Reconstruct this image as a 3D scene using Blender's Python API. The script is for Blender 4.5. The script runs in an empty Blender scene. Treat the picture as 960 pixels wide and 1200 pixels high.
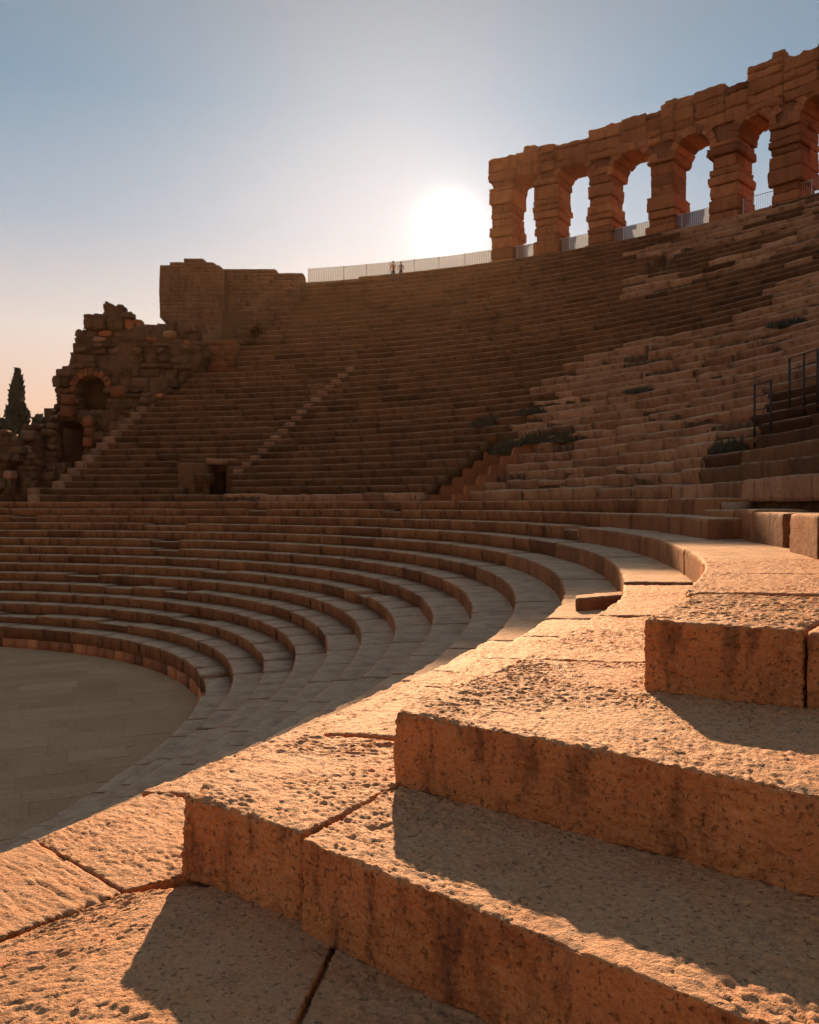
import bpy, math, random
import numpy as np
from mathutils import Vector

S = bpy.context.scene
COL = S.collection
rnd = random.Random(11)
R_ = math.radians

# ------------------------------------------------------------------ camera
EYE = 6.695
PITCH = -0.0089
cam_d = bpy.data.cameras.new("camera")
cam_d.sensor_fit = 'HORIZONTAL'
cam_d.sensor_width = 36.0
cam_d.lens = 37.5
cam_d.clip_start = 0.05
cam_d.clip_end = 5000
cam = bpy.data.objects.new("camera", cam_d)
COL.objects.link(cam)
cam.location = (0, 0, EYE)
cam.rotation_euler = (math.pi / 2 + PITCH, 0, 0)
S.camera = cam

# ------------------------------------------------------------------ sky, sun, exposure
SUN_EL, SUN_AZ = R_(21.5), R_(-0.3)
SUN_DIR = Vector((math.sin(SUN_AZ) * math.cos(SUN_EL), math.cos(SUN_AZ) * math.cos(SUN_EL), math.sin(SUN_EL)))
GLOW_EL, GLOW_AZ = R_(17.9), R_(2.7)      # the bright core of the aureole sits in the haze just under the sun
GLOW_DIR = Vector((math.sin(GLOW_AZ) * math.cos(GLOW_EL), math.cos(GLOW_AZ) * math.cos(GLOW_EL), math.sin(GLOW_EL)))
world = bpy.data.worlds.new("World")
S.world = world
world.use_nodes = True
wn, wl = world.node_tree.nodes, world.node_tree.links
wn.clear()
w_out = wn.new('ShaderNodeOutputWorld')
w_bg = wn.new('ShaderNodeBackground')
w_bg.inputs['Strength'].default_value = 0.1
sky = wn.new('ShaderNodeTexSky')
sky.sky_type = 'NISHITA'
sky.sun_disc = False
sky.sun_elevation = SUN_EL
sky.sun_rotation = SUN_AZ
sky.air_density = 1.4
sky.dust_density = 4.0
sky.ozone_density = 1.0
tc = wn.new('ShaderNodeTexCoord')
sep = wn.new('ShaderNodeSeparateXYZ')
wl.new(tc.outputs['Generated'], sep.inputs[0])
ramp = wn.new('ShaderNodeValToRGB')          # evening sky, horizon to zenith
cr = ramp.color_ramp
stops = [(0.0, (0.88, 0.42, 0.20)), (0.09, (0.88, 0.56, 0.40)), (0.19, (0.76, 0.66, 0.60)), (0.30, (0.385, 0.455, 0.54)),
         (0.42, (0.195, 0.315, 0.43)), (0.52, (0.21, 0.275, 0.345)), (0.75, (0.205, 0.265, 0.33)), (1.0, (0.20, 0.255, 0.315))]
cr.elements[0].position, cr.elements[0].color = stops[0][0], (*stops[0][1], 1)
cr.elements[1].position, cr.elements[1].color = stops[-1][0], (*stops[-1][1], 1)
for p_, c_ in stops[1:-1]:
    e_ = cr.elements.new(p_)
    e_.color = (*c_, 1)
wl.new(sep.outputs['Z'], ramp.inputs[0])


def wmath(op, a, b=None):
    n = wn.new('ShaderNodeMath')
    n.operation = op
    for i, v in enumerate((a, b)):
        if v is None:
            continue
        if isinstance(v, (int, float)):
            n.inputs[i].default_value = v
        else:
            wl.new(v, n.inputs[i])
    return n.outputs[0]


def wmix(op, fac, a, b):
    n = wn.new('ShaderNodeMix')
    n.data_type = 'RGBA'
    n.blend_type = op
    n.clamp_factor = False
    if isinstance(fac, (int, float)):
        n.inputs[0].default_value = fac
    else:
        wl.new(fac, n.inputs[0])
    for i, v in ((6, a), (7, b)):
        if isinstance(v, tuple):
            n.inputs[i].default_value = (*v, 1)
        else:
            wl.new(v, n.inputs[i])
    return n.outputs[2]


SKY_GAIN = 2.45
graded = wmix('MULTIPLY', 1.0, ramp.outputs[0], (SKY_GAIN, SKY_GAIN, SKY_GAIN))
base_sky = wmix('MIX', 0.985, sky.outputs[0], graded)
dotn = wn.new('ShaderNodeVectorMath')
dotn.operation = 'DOT_PRODUCT'
nrm = wn.new('ShaderNodeVectorMath')
nrm.operation = 'NORMALIZE'
wl.new(tc.outputs['Generated'], nrm.inputs[0])
wl.new(nrm.outputs[0], dotn.inputs[0])
dotn.inputs[1].default_value = GLOW_DIR
cosang = wmath('MINIMUM', dotn.outputs['Value'], 1.0)
ang2 = wmath('MULTIPLY', wmath('SUBTRACT', 1.0, cosang), 2.0)        # about angle squared
g1 = wmath('EXPONENT', wmath('MULTIPLY', ang2, -1.0 / (0.020 ** 2)))
g2 = wmath('EXPONENT', wmath('MULTIPLY', ang2, -1.0 / (0.048 ** 2)))
g3 = wmath('EXPONENT', wmath('MULTIPLY', wmath('POWER', wmath('MAXIMUM', ang2, 0.0), 0.5), -1.0 / 0.20))
c1 = wmix('ADD', wmath('MULTIPLY', g3, 0.55), base_sky, (0.05, 0.50, 1.0))
c2_ = wmix('ADD', wmath('MULTIPLY', g2, 0.8), c1, (1.0, 0.82, 0.60))
c3_ = wmix('ADD', wmath('MULTIPLY', g1, 16.0), c2_, (1.0, 0.90, 0.70))
wl.new(c3_, w_bg.inputs['Color'])
wl.new(w_bg.outputs[0], w_out.inputs['Surface'])

sun_d = bpy.data.lights.new("sun", 'SUN')
sun_d.energy = 2.85
sun_d.angle = R_(0.7)
sun_d.color = (1.0, 0.61, 0.33)
sun = bpy.data.objects.new("sun", sun_d)
COL.objects.link(sun)
sun.rotation_euler = (-SUN_DIR).to_track_quat('-Z', 'Y').to_euler()
sun.location = (4, 90, 60)

S.view_settings.view_transform = 'Standard'
S.view_settings.look = 'None'
S.view_settings.gamma = 1.0
S.view_settings.exposure = 1.9
S.render.engine = 'CYCLES'
S.cycles.use_denoising = True
S.cycles.max_bounces = 8
S.cycles.diffuse_bounces = 5

# ------------------------------------------------------------------ noise (numpy)
def _hash(ix, iy, iz, seed):
    h = (ix.astype(np.int64) * 374761393 + iy.astype(np.int64) * 668265263 + iz.astype(np.int64) * 2147483647 + seed * 974711) & 0xFFFFFFFF
    h = ((h ^ (h >> 13)) * 1274126177) & 0xFFFFFFFF
    h = ((h ^ (h >> 16)) * 2246822519) & 0xFFFFFFFF
    return ((h ^ (h >> 15)) & 0xFFFFFF) / float(0xFFFFFF)


def vnoise(p, scale, seed=0):
    q = np.asarray(p, float) * scale
    i = np.floor(q)
    f = q - i
    f = f * f * (3 - 2 * f)
    i = i.astype(np.int64)
    r = 0
    for dx in (0, 1):
        wx = f[:, 0] if dx else 1 - f[:, 0]
        for dy in (0, 1):
            wy = f[:, 1] if dy else 1 - f[:, 1]
            for dz in (0, 1):
                wz = f[:, 2] if dz else 1 - f[:, 2]
                r = r + wx * wy * wz * _hash(i[:, 0] + dx, i[:, 1] + dy, i[:, 2] + dz, seed)
    return r * 2 - 1


def fbm(p, scale, octv=3, seed=0, gain=0.5):
    r, a, t = 0, 1.0, 0
    for o in range(octv):
        r = r + a * vnoise(p, scale * 2.03 ** o, seed + o * 17)
        t += a
        a *= gain
    return r / t


# ------------------------------------------------------------------ materials
def new_mat(name):
    m = bpy.data.materials.new(name)
    m.use_nodes = True
    nt = m.node_tree
    nt.nodes.clear()
    o = nt.nodes.new('ShaderNodeOutputMaterial')
    b = nt.nodes.new('ShaderNodeBsdfPrincipled')
    nt.links.new(b.outputs[0], o.inputs['Surface'])
    return m, nt, b, o


def stone(name, ca, cb, dirt, scale=1.0, bump=0.5, rough=0.8, pit=0.5, streak=0.5, dust_light=None, spec=0.35):
    m, nt, b, _ = new_mat(name)
    N, L = nt.nodes, nt.links

    def mth(op, a, c=None, clamp=False):
        n = N.new('ShaderNodeMath')
        n.operation = op
        n.use_clamp = clamp
        for i, v in enumerate((a, c)):
            if v is None:
                continue
            if isinstance(v, (int, float)):
                n.inputs[i].default_value = v
            else:
                L.new(v, n.inputs[i])
        return n.outputs[0]

    def mix(op, fac, a, c):
        n = N.new('ShaderNodeMix')
        n.data_type = 'RGBA'
        n.blend_type = op
        if isinstance(fac, (int, float)):
            n.inputs[0].default_value = fac
        else:
            L.new(fac, n.inputs[0])
        for i, v in ((6, a), (7, c)):
            if isinstance(v, tuple):
                n.inputs[i].default_value = (*v, 1)
            else:
                L.new(v, n.inputs[i])
        return n.outputs[2]

    def noise(vec, sc, det=4, ro=0.6):
        n = N.new('ShaderNodeTexNoise')
        n.inputs['Scale'].default_value = sc
        n.inputs['Detail'].default_value = det
        n.inputs['Roughness'].default_value = ro
        L.new(vec, n.inputs['Vector'])
        return n.outputs[0]

    def rng(v, a, c, lo=0.0, hi=1.0):
        n = N.new('ShaderNodeMapRange')
        n.inputs[1].default_value = a
        n.inputs[2].default_value = c
        n.inputs[3].default_value = lo
        n.inputs[4].default_value = hi
        L.new(v, n.inputs[0])
        return n.outputs[0]

    geo = N.new('ShaderNodeNewGeometry')
    pos = geo.outputs['Position']
    att = N.new('ShaderNodeAttribute')
    att.attribute_name = 'tone'
    mp = N.new('ShaderNodeMapping')
    mp.inputs['Scale'].default_value = (1, 1, 0.26)
    L.new(pos, mp.inputs['Vector'])
    big = noise(pos, 1.1 * scale, 5)
    col = mix('MIX', rng(big, 0.3, 0.7), ca, cb)
    col = mix('MULTIPLY', 1.0, col, rng_col(N, L, att.outputs['Fac']))
    sepn = N.new('ShaderNodeSeparateXYZ')
    L.new(geo.outputs['Normal'], sepn.inputs[0])
    if dust_light is not None:          # pale dust and wear on the faces people walk on, with skylight painted in
        up = rng(sepn.outputs['Z'], 0.55, 0.95)
        dn = mth('MULTIPLY', up, rng(noise(pos, 3.0 * scale, 3), 0.25, 0.6, 0.45, 0.9))
        col = mix('MIX', dn, col, dust_light)
    if streak:
        st = noise(mp.outputs[0], 5.0 * scale, 4)
        side = rng(sepn.outputs['Z'], 0.3, 0.75, 1.0, 0.0)
        st = mth('MULTIPLY', mth('MULTIPLY', rng(st, 0.50, 0.68), streak), side)
        col = mix('MIX', st, col, dirt)
    blot = mth('MULTIPLY', rng(noise(pos, 2.3 * scale, 6, 0.7), 0.55, 0.75), 0.55)
    col = mix('MIX', blot, col, dirt)
    grain = noise(pos, 38 * scale, 5, 0.65)
    pits = rng(noise(pos, 24 * scale, 3, 0.55), 0.60, 0.72)
    col = mix('MIX', mth('MULTIPLY', pits, pit), col, dirt)
    col = mix('MULTIPLY', 0.6, col, rng_col2(N, L, grain))
    L.new(col, b.inputs['Base Color'])
    b.inputs['Roughness'].default_value = rough
    b.inputs['Specular IOR Level'].default_value = spec
    hgt = mth('SUBTRACT', mth('ADD', mth('MULTIPLY', grain, 0.5), mth('MULTIPLY', noise(pos, 9 * scale, 5, 0.7), 0.8)), mth('MULTIPLY', pits, 0.7))
    bp = N.new('ShaderNodeBump')
    bp.inputs['Strength'].default_value = bump
    bp.inputs['Distance'].default_value = 0.04 / scale
    L.new(hgt, bp.inputs['Height'])
    L.new(bp.outputs[0], b.inputs['Normal'])
    return m


def rng_col(N, L, v):
    """block-to-block tone: -1..1 about 0 -> multiplier"""
    n = N.new('ShaderNodeValToRGB')
    e = n.color_ramp.elements
    e[0].position, e[0].color = 0.0, (0.34, 0.29, 0.24, 1)
    e[1].position, e[1].color = 1.0, (1.40, 1.34, 1.30, 1)
    k = e.new(0.5)
    k.color = (0.92, 0.88, 0.84, 1)
    k = e.new(0.28)
    k.color = (0.66, 0.60, 0.54, 1)
    L.new(v, n.inputs[0])
    return n.outputs[0]


def rng_col2(N, L, v):
    n = N.new('ShaderNodeValToRGB')
    e = n.color_ramp.elements
    e[0].position, e[0].color = 0.3, (0.55, 0.52, 0.50, 1)
    e[1].position, e[1].color = 0.65, (1.15, 1.15, 1.15, 1)
    L.new(v, n.inputs[0])
    return n.outputs[0]


M = {}
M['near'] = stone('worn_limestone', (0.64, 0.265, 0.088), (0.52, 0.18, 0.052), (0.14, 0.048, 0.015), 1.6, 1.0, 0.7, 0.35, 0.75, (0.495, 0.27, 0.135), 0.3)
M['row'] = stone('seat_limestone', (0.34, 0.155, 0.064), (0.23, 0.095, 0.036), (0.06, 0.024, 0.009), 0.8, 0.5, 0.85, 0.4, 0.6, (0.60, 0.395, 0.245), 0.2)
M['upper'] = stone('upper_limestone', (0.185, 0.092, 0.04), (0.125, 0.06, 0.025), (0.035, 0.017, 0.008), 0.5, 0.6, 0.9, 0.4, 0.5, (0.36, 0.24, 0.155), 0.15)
M['old'] = stone('old_pale_stone', (0.42, 0.235, 0.13), (0.33, 0.165, 0.085), (0.10, 0.045, 0.02), 0.6, 0.8, 0.9, 0.5, 0.6, (0.46, 0.32, 0.21), 0.15)
M['ruin'] = stone('rubble_stone', (0.19, 0.11, 0.06), (0.13, 0.073, 0.038), (0.035, 0.02, 0.01), 0.5, 0.9, 0.9, 0.5, 0.4, None, 0.15)
M['arcade'] = stone('arcade_marble', (0.40, 0.165, 0.07), (0.30, 0.115, 0.045), (0.11, 0.042, 0.018), 0.6, 0.8, 0.85, 0.5, 0.4, None, 0.2)
M['brick'] = stone('red_brick', (0.46, 0.17, 0.06), (0.34, 0.115, 0.04), (0.09, 0.035, 0.018), 0.8, 0.7, 0.85, 0.5, 0.3)
M['floor'] = stone('arena_paving', (0.56, 0.35, 0.195), (0.47, 0.29, 0.155), (0.28, 0.17, 0.095), 0.35, 0.3, 0.9, 0.25, 0.0, None, 0.15)
M['earth'] = stone('earth', (0.16, 0.10, 0.06), (0.12, 0.075, 0.045), (0.06, 0.035, 0.02), 0.4, 0.5, 0.95, 0.2, 0.0)


def plain(name, c, rough=0.6, metal=0.0):
    m, nt, b, _ = new_mat(name)
    n = nt.nodes.new('ShaderNodeTexNoise')
    n.inputs['Scale'].default_value = 12
    r = nt.nodes.new('ShaderNodeValToRGB')
    r.color_ramp.elements[0].color = (*[v * 0.75 for v in c], 1)
    r.color_ramp.elements[1].color = (*[min(1, v * 1.2) for v in c], 1)
    nt.links.new(n.outputs[0], r.inputs[0])
    nt.links.new(r.outputs[0], b.inputs['Base Color'])
    b.inputs['Roughness'].default_value = rough
    b.inputs['Metallic'].default_value = metal
    return m


M['iron'] = plain('dark_iron', (0.03, 0.024, 0.02), 0.5, 0.6)
M['steel'] = plain('galvanised_steel', (0.5, 0.48, 0.46), 0.5, 0.3)
M['skin'] = plain('skin', (0.45, 0.25, 0.17), 0.5)
M['shirt'] = plain('red_cotton', (0.35, 0.10, 0.06), 0.9)
M['coat'] = plain('brown_cotton', (0.20, 0.10, 0.06), 0.9)
M['denim'] = plain('dark_trousers', (0.05, 0.05, 0.06), 0.9)
M['hair'] = plain('dark_hair', (0.03, 0.02, 0.015), 0.7)
M['bark'] = plain('bark', (0.09, 0.06, 0.04), 0.9)


def leaf_mat(name, c):
    m, nt, b, o = new_mat(name)
    geo = nt.nodes.new('ShaderNodeNewGeometry')
    n = nt.nodes.new('ShaderNodeTexNoise')
    n.inputs['Scale'].default_value = 1.7
    nt.links.new(geo.outputs['Position'], n.inputs['Vector'])
    r = nt.nodes.new('ShaderNodeValToRGB')
    r.color_ramp.elements[0].position = 0.3
    r.color_ramp.elements[1].position = 0.7
    r.color_ramp.elements[0].color = (*[v * 0.55 for v in c], 1)
    r.color_ramp.elements[1].color = (*[v * 1.4 for v in c], 1)
    nt.links.new(n.outputs[0], r.inputs[0])
    nt.links.new(r.outputs[0], b.inputs['Base Color'])
    b.inputs['Roughness'].default_value = 0.7
    return m


M['cypress'] = leaf_mat('cypress_leaf', (0.04, 0.055, 0.028))
M['weed'] = leaf_mat('weed_leaf', (0.055, 0.05, 0.025))

pm, pnt, pb, po = new_mat('frosted_screen')
tr = pnt.nodes.new('ShaderNodeBsdfTransparent')
tl = pnt.nodes.new('ShaderNodeBsdfTranslucent')
tl.inputs[0].default_value = (0.24, 0.29, 0.35, 1)
mx = pnt.nodes.new('ShaderNodeMixShader')
mx.inputs[0].default_value = 0.72
pnt.links.new(tr.outputs[0], mx.inputs[1])
pnt.links.new(tl.outputs[0], mx.inputs[2])
pnt.links.new(mx.outputs[0], po.inputs['Surface'])
M['screen'] = pm

# ------------------------------------------------------------------ mesh helpers
def link_mesh(name, verts, faces, mat, parent=None, tone=None, smooth=False, loc=None):
    """faces: (n,4) or (n,3) int array, or list of tuples"""
    me = bpy.data.meshes.new(name)
    if isinstance(faces, np.ndarray):
        v = np.asarray(verts, np.float32)
        nf, k = faces.shape
        me.vertices.add(len(v))
        me.vertices.foreach_set('co', v.ravel())
        me.loops.add(nf * k)
        me.loops.foreach_set('vertex_index', faces.astype(np.int32).ravel())
        me.polygons.add(nf)
        me.polygons.foreach_set('loop_start', np.arange(0, nf * k, k, dtype=np.int32))
        me.polygons.foreach_set('loop_total', np.full(nf, k, np.int32))
        me.update(calc_edges=True)
    else:
        me.from_pydata([tuple(x) for x in verts], [], faces)
        me.update()
    n = len(me.polygons)
    a = me.attributes.new('tone', 'FLOAT', 'FACE')
    if tone is None:
        tone = 0.5
    a.data.foreach_set('value', np.full(n, tone, np.float32) if np.isscalar(tone) else np.asarray(tone, np.float32))
    if smooth:
        me.polygons.foreach_set('use_smooth', np.ones(n, bool))
    mats = mat if isinstance(mat, (list, tuple)) else [mat]
    for m in mats:
        me.materials.append(m)
    o = bpy.data.objects.new(name, me)
    COL.objects.link(o)
    if parent is not None:
        o.parent = parent
    return o


def empty(name, loc=(0, 0, 0)):
    o = bpy.data.objects.new(name, None)
    o.empty_display_size = 0.3
    COL.objects.link(o)
    return o


def tag(o, label, cat, group=None):
    o['label'] = label
    o['category'] = cat
    if group:
        o['group'] = group
    return o


class Acc:
    """collects boxes into one mesh"""
    def __init__(s):
        s.v, s.f, s.t, s.n = [], [], [], 0

    def add(s, v, f, tone):
        s.v.append(v)
        s.f.append(f + s.n)
        s.t.append(np.full(len(f), tone))
        s.n += len(v)

    def build(s, name, mat, parent=None, smooth=False):
        if not s.v:
            return None
        return link_mesh(name, np.concatenate(s.v), np.concatenate(s.f), mat, parent, np.concatenate(s.t), smooth)


_grid_cache = {}


def box_grid(nu, nv, nw):
    """unit box surface grid, welded: coords (n,3) in 0..1, quads outward"""
    key = (nu, nv, nw)
    if key in _grid_cache:
        return _grid_cache[key]
    n = (nu, nv, nw)
    V, F = [], []
    base = 0
    for ax in range(3):
        a1, a2 = [(1, 2), (2, 0), (0, 1)][ax]
        for side in (0, 1):
            i, j = np.meshgrid(np.arange(n[a1] + 1), np.arange(n[a2] + 1), indexing='ij')
            c = np.zeros((i.size, 3), np.int64)
            c[:, a1] = i.ravel()
            c[:, a2] = j.ravel()
            c[:, ax] = side * n[ax]
            idx = np.arange(i.size).reshape(i.shape) + base
            q = np.stack([idx[:-1, :-1], idx[1:, :-1], idx[1:, 1:], idx[:-1, 1:]], -1).reshape(-1, 4)
            if side == 0:
                q = q[:, ::-1]
            V.append(c)
            F.append(q)
            base += i.size
    V = np.concatenate(V)
    F = np.concatenate(F)
    code = (V[:, 0] * (nv + 1) + V[:, 1]) * (nw + 1) + V[:, 2]
    u, first, inv = np.unique(code, return_index=True, return_inverse=True)
    r = (V[first] / np.array(n, float), inv.reshape(-1)[F])
    _grid_cache[key] = r
    return r


def stone_block(mapper, L, W, H, res, rad, amp, seed, chip=0.0, pit=0.0):
    """a weathered block; mapper takes local metres (0..L, 0..W, 0..H) to the world"""
    nu, nv, nw = [max(1, int(round(d / res))) for d in (L, W, H)]
    uv, f = box_grid(nu, nv, nw)
    p = uv * np.array([L, W, H])
    dim = np.array([L, W, H])
    off = np.array([seed * 13.7 % 97, seed * 7.3 % 89, seed * 3.1 % 83])
    if rad > 0:
        dist = np.minimum(p, dim - p)
        s = np.sort(dist, 1)
        edge = s[:, 1]
        rr = np.minimum(rad * (1 + 0.8 * fbm(p + off, 3.0, 2, 5)), min(L, W, H) * 0.4)[:, None]
        if chip:
            ch = np.clip(fbm(p + off, 5.0, 4, 9) - 0.05, 0, 1) * chip * np.exp(-edge / 0.05)
        q = np.clip(p, rr, dim - rr)
        d = p - q
        ln = np.linalg.norm(d, axis=1, keepdims=True)
        nrm_ = d / np.maximum(ln, 1e-9)
        p2 = q + nrm_ * rr
        inner = (ln[:, 0] < 1e-9)
        p2[inner] = p[inner]
        h = fbm(p + off, 2.2, 2, 1) * amp * 0.8 + fbm(p + off, 11, 3, 2, 0.6) * amp * 0.6
        if pit:      # chiselled, weathered skin: ragged ridges with small sharp hollows
            wq = p + off + 0.03 * np.stack([vnoise(p + off, 9, 31), vnoise(p + off, 9, 32), vnoise(p + off, 9, 33)], 1)
            wq = wq * np.array([0.42, 1.0, 1.0])       # grooves run along the block
            rg = np.abs(vnoise(wq, 21, 6)) * 0.6 + np.abs(vnoise(wq, 43, 7)) * 0.4
            wear = 0.30 + 0.85 * np.clip(0.5 + 1.3 * fbm(p + off, 1.6, 3, 14), 0, 1)
            fine = np.abs(vnoise(wq, 62, 16)) - 0.3
            h = h + wear * ((rg - 0.3) * pit * 1.05 + fine * pit * 0.95 - np.clip(vnoise(wq, 27, 8) - 0.45, 0, 0.4) * pit * 0.8)
            ck = np.abs(fbm(wq * np.array([1.0, 2.2, 1.0]), 1.15, 3, 19))       # hairline cracks
            h = h - 0.010 * np.exp(-(ck / 0.012) ** 2) * np.clip(fbm(p + off, 0.8, 2, 23) * 3, 0, 1)
        if chip:
            h = h - ch
        p = p2 + nrm_ * h[:, None]
    else:
        j = np.stack([fbm(p + off, 2.1, 1, k) for k in (1, 2, 3)], 1)
        p = p + j * amp
    return mapper(p), f


def quad_mapper(p0, p1, p2, p3, L, W, z0, zt):
    """plan quad: p0 front-left, p1 front-right, p2 back-right, p3 back-left"""
    P = [np.array(q, float) for q in (p0, p1, p2, p3)]

    def mp(p):
        u = (p[:, 0] / L)[:, None]
        v = (p[:, 1] / W)[:, None]
        xy = (1 - v) * ((1 - u) * P[0] + u * P[1]) + v * ((1 - u) * P[3] + u * P[2])
        return np.column_stack([xy, z0 + p[:, 2]])
    return mp


def quad_block(p0, p1, p2, p3, z0, z1, res, rad, amp, seed, chip=0.0, pit=0.0):
    L = math.dist(p0, p1)
    W = (math.dist(p0, p3) + math.dist(p1, p2)) / 2
    return stone_block(quad_mapper(p0, p1, p2, p3, L, W, z0, z1), L, W, z1 - z0, res, rad, amp, seed, chip, pit)


def frame_box(o, t, n, x0, x1, y0, y1, z0, z1, amp, seed, res=None, rad=0.0, chip=0.0):
    """box in a local plan frame: o origin, t along, n inwards/back (3D points)"""
    L, W, H = x1 - x0, y1 - y0, z1 - z0
    o, t, n = np.array(o, float), np.array(t, float), np.array(n, float)

    def mp(p):
        q = o + (x0 + p[:, :1]) * t + (y0 + p[:, 1:2]) * n
        q[:, 2] += z0 + p[:, 2]
        return q
    return stone_block(mp, L, W, H, res or max(L, W, H) / 2.01, rad, amp, seed, chip)


# ------------------------------------------------------------------ plan of the amphitheatre
RIS = 0.42
Z1 = 0.967
NLOW = 15
NUP = 40
CEN, AX, PHI, TR = np.array([-45.5077, 6.3055]), np.array([45.004, 27.7372]), 0.6505, 0.9481
CEN2, AX2, ZRIM = np.array([-46.5, -5.95]), np.array([89.05, 67.8]), 24.62
ZL = Z1 + (NLOW - 1) * RIS
UR = (ZRIM - ZL) / NUP


def row_z(k):
    return Z1 + (k - 1) * RIS if k <= NLOW else ZL + (k - NLOW) * UR


WARP = {10: (-1.0, 13.0), 11: (-0.69, 13.0), 12: (-0.67, 10.6), 13: (-0.39, 9.6)}


def path(k, th):
    """front edge of row k (fractional k allowed above row 15); th array"""
    th = np.asarray(th, float)
    if k <= NLOW:
        c, a = CEN, AX + TR * (k - 1)
    else:
        s = (k - NLOW) / NUP
        c = CEN * (1 - s) + CEN2 * s
        a = (AX + TR * (NLOW - 1)) * (1 - s) + AX2 * s
    X, Y = a[0] * np.cos(th), a[1] * np.sin(th)
    x = c[0] + X * math.cos(PHI) - Y * math.sin(PHI)
    y = c[1] + X * math.sin(PHI) + Y * math.cos(PHI)
    if k <= 13:
        sft, y0 = WARP.get(k, (-0.95, 13.0))
        x = x + sft * np.clip((y0 - y) / (y0 - 4.5), 0, 1.25) ** 1.15
    return np.stack([x, y], -1)


TH = np.linspace(-1.25, 1.2, 2450)


def proj(x, y, z):
    c, s = math.cos(PITCH), math.sin(PITCH)
    dz = z - EYE
    d = y * c + dz * s
    u = -y * s + dz * c
    return 480 + 1000 * x / d, 600 - 1000 * u / d


_pth = {}


def theta_px(k, px, z=None):
    """theta at which row k's edge stands in column px of the plan sketch"""
    if k not in _pth:
        q = path(k, TH)
        m = q[:, 1] > 3
        t, q = TH[m], q[m]
        X, _ = proj(q[:, 0], q[:, 1], row_z(k) if z is None else z)
        j = int(np.argmax(X[q[:, 1] > 8])) + int(np.sum(q[:, 1] <= 8)) if k < 16 else 0
        _pth[k] = (X[j:][::-1], t[j:][::-1])
    return float(np.interp(px, *_pth[k]))


def theta_y(k, y):
    q = path(k, TH)
    m = TH < 0.1
    return float(np.interp(y, q[m, 1], TH[m]))


def row_block_mesh(k, t0, t1, z0, z1, res, rad, amp, seed, gap=0.012, push=0.0, kout=None, over=0.22, chip=0.0, pit=0.0, tilt=0.0):
    ta = np.linspace(t0, t1, 9)
    A = path(k, ta)
    B = path(k + 1 if kout is None else kout, ta)
    seg = np.linalg.norm(np.diff(A, axis=0), axis=1).sum()
    L = max(0.1, seg - gap)
    W = float(np.linalg.norm(B[4] - A[4])) + over

    def mp(p):
        u = (p[:, 0] + gap / 2) / seg
        th = t0 + u * (t1 - t0)
        a = np.stack([np.interp(th, ta, A[:, 0]), np.interp(th, ta, A[:, 1])], -1)
        b = np.stack([np.interp(th, ta, B[:, 0]), np.interp(th, ta, B[:, 1])], -1)
        dv = b - a
        dv = dv / np.linalg.norm(dv, axis=1, keepdims=True)
        xy = a + dv * (p[:, 1:2] + push)
        return np.column_stack([xy, z0 + p[:, 2] + tilt * (u - 0.5) * p[:, 2] / (z1 - z0)])
    return stone_block(mp, L, W, z1 - z0, res, rad, amp, seed, chip, pit)


def seat_profile(k, t0, t1, z0, z1, seed, push=0.0, gap=0.02, over=0.22, jit=0.012, lip=0.045, kout=None, step=0.45, under=0.05):
    """a seat block with a worn nosing, swept along its row: 6-point section"""
    L0 = arc_len(k, t0, t1)
    nu = max(1, int(round(L0 / step)))
    g = gap / max(L0, 0.05) / 2 * (t1 - t0)
    th = np.linspace(t0 + g, t1 - g, nu + 1)
    A = path(k, th)
    dv = path(k + 1 if kout is None else kout, th) - A
    W = np.linalg.norm(dv, axis=1, keepdims=True)
    dv = dv / W
    W = float(W.mean()) + over
    H = z1 - z0
    sec = [(under, 0), (under, H - lip - 0.12), (0.0, H - lip), (lip * 0.8, H), (W, H), (W, 0)]
    r = np.random.RandomState(seed % 100000)
    V = []
    for (v, w) in sec:
        e = r.uniform(-jit, jit, nu + 1) if v < 0.2 else np.zeros(nu + 1)
        ez = r.uniform(-jit, jit, nu + 1) * 0.8 if w > 0.3 * H else np.zeros(nu + 1)
        V.append(np.column_stack([A + dv * (v + push + e)[:, None], z0 + w + ez]))
    V = np.stack(V, 1).reshape(-1, 3)
    F = []
    for i in range(nu):
        for j in range(6):
            F.append((i * 6 + j, i * 6 + (j + 1) % 6, (i + 1) * 6 + (j + 1) % 6, (i + 1) * 6 + j))
    b = nu * 6
    F += [(3, 2, 1, 0), (5, 4, 3, 0), (b, b + 1, b + 2, b + 3), (b, b + 3, b + 4, b + 5)]
    return V, np.array(F)


def arc_len(k, t0, t1):
    q = path(k, np.linspace(t0, t1, 60))
    return float(np.linalg.norm(np.diff(q, axis=0), axis=1).sum())


def cuts(k, t0, t1, lo, hi, r):
    """thetas of the joints along a row"""
    tt = np.linspace(t0, t1, 400)
    q = path(k, tt)
    s = np.concatenate([[0], np.cumsum(np.linalg.norm(np.diff(q, axis=0), axis=1))])
    out = [0.0]
    while out[-1] < s[-1] - lo * 0.6:
        out.append(out[-1] + r.uniform(lo, hi))
    out[-1] = s[-1]
    return list(np.interp(out, s, tt))


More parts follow.
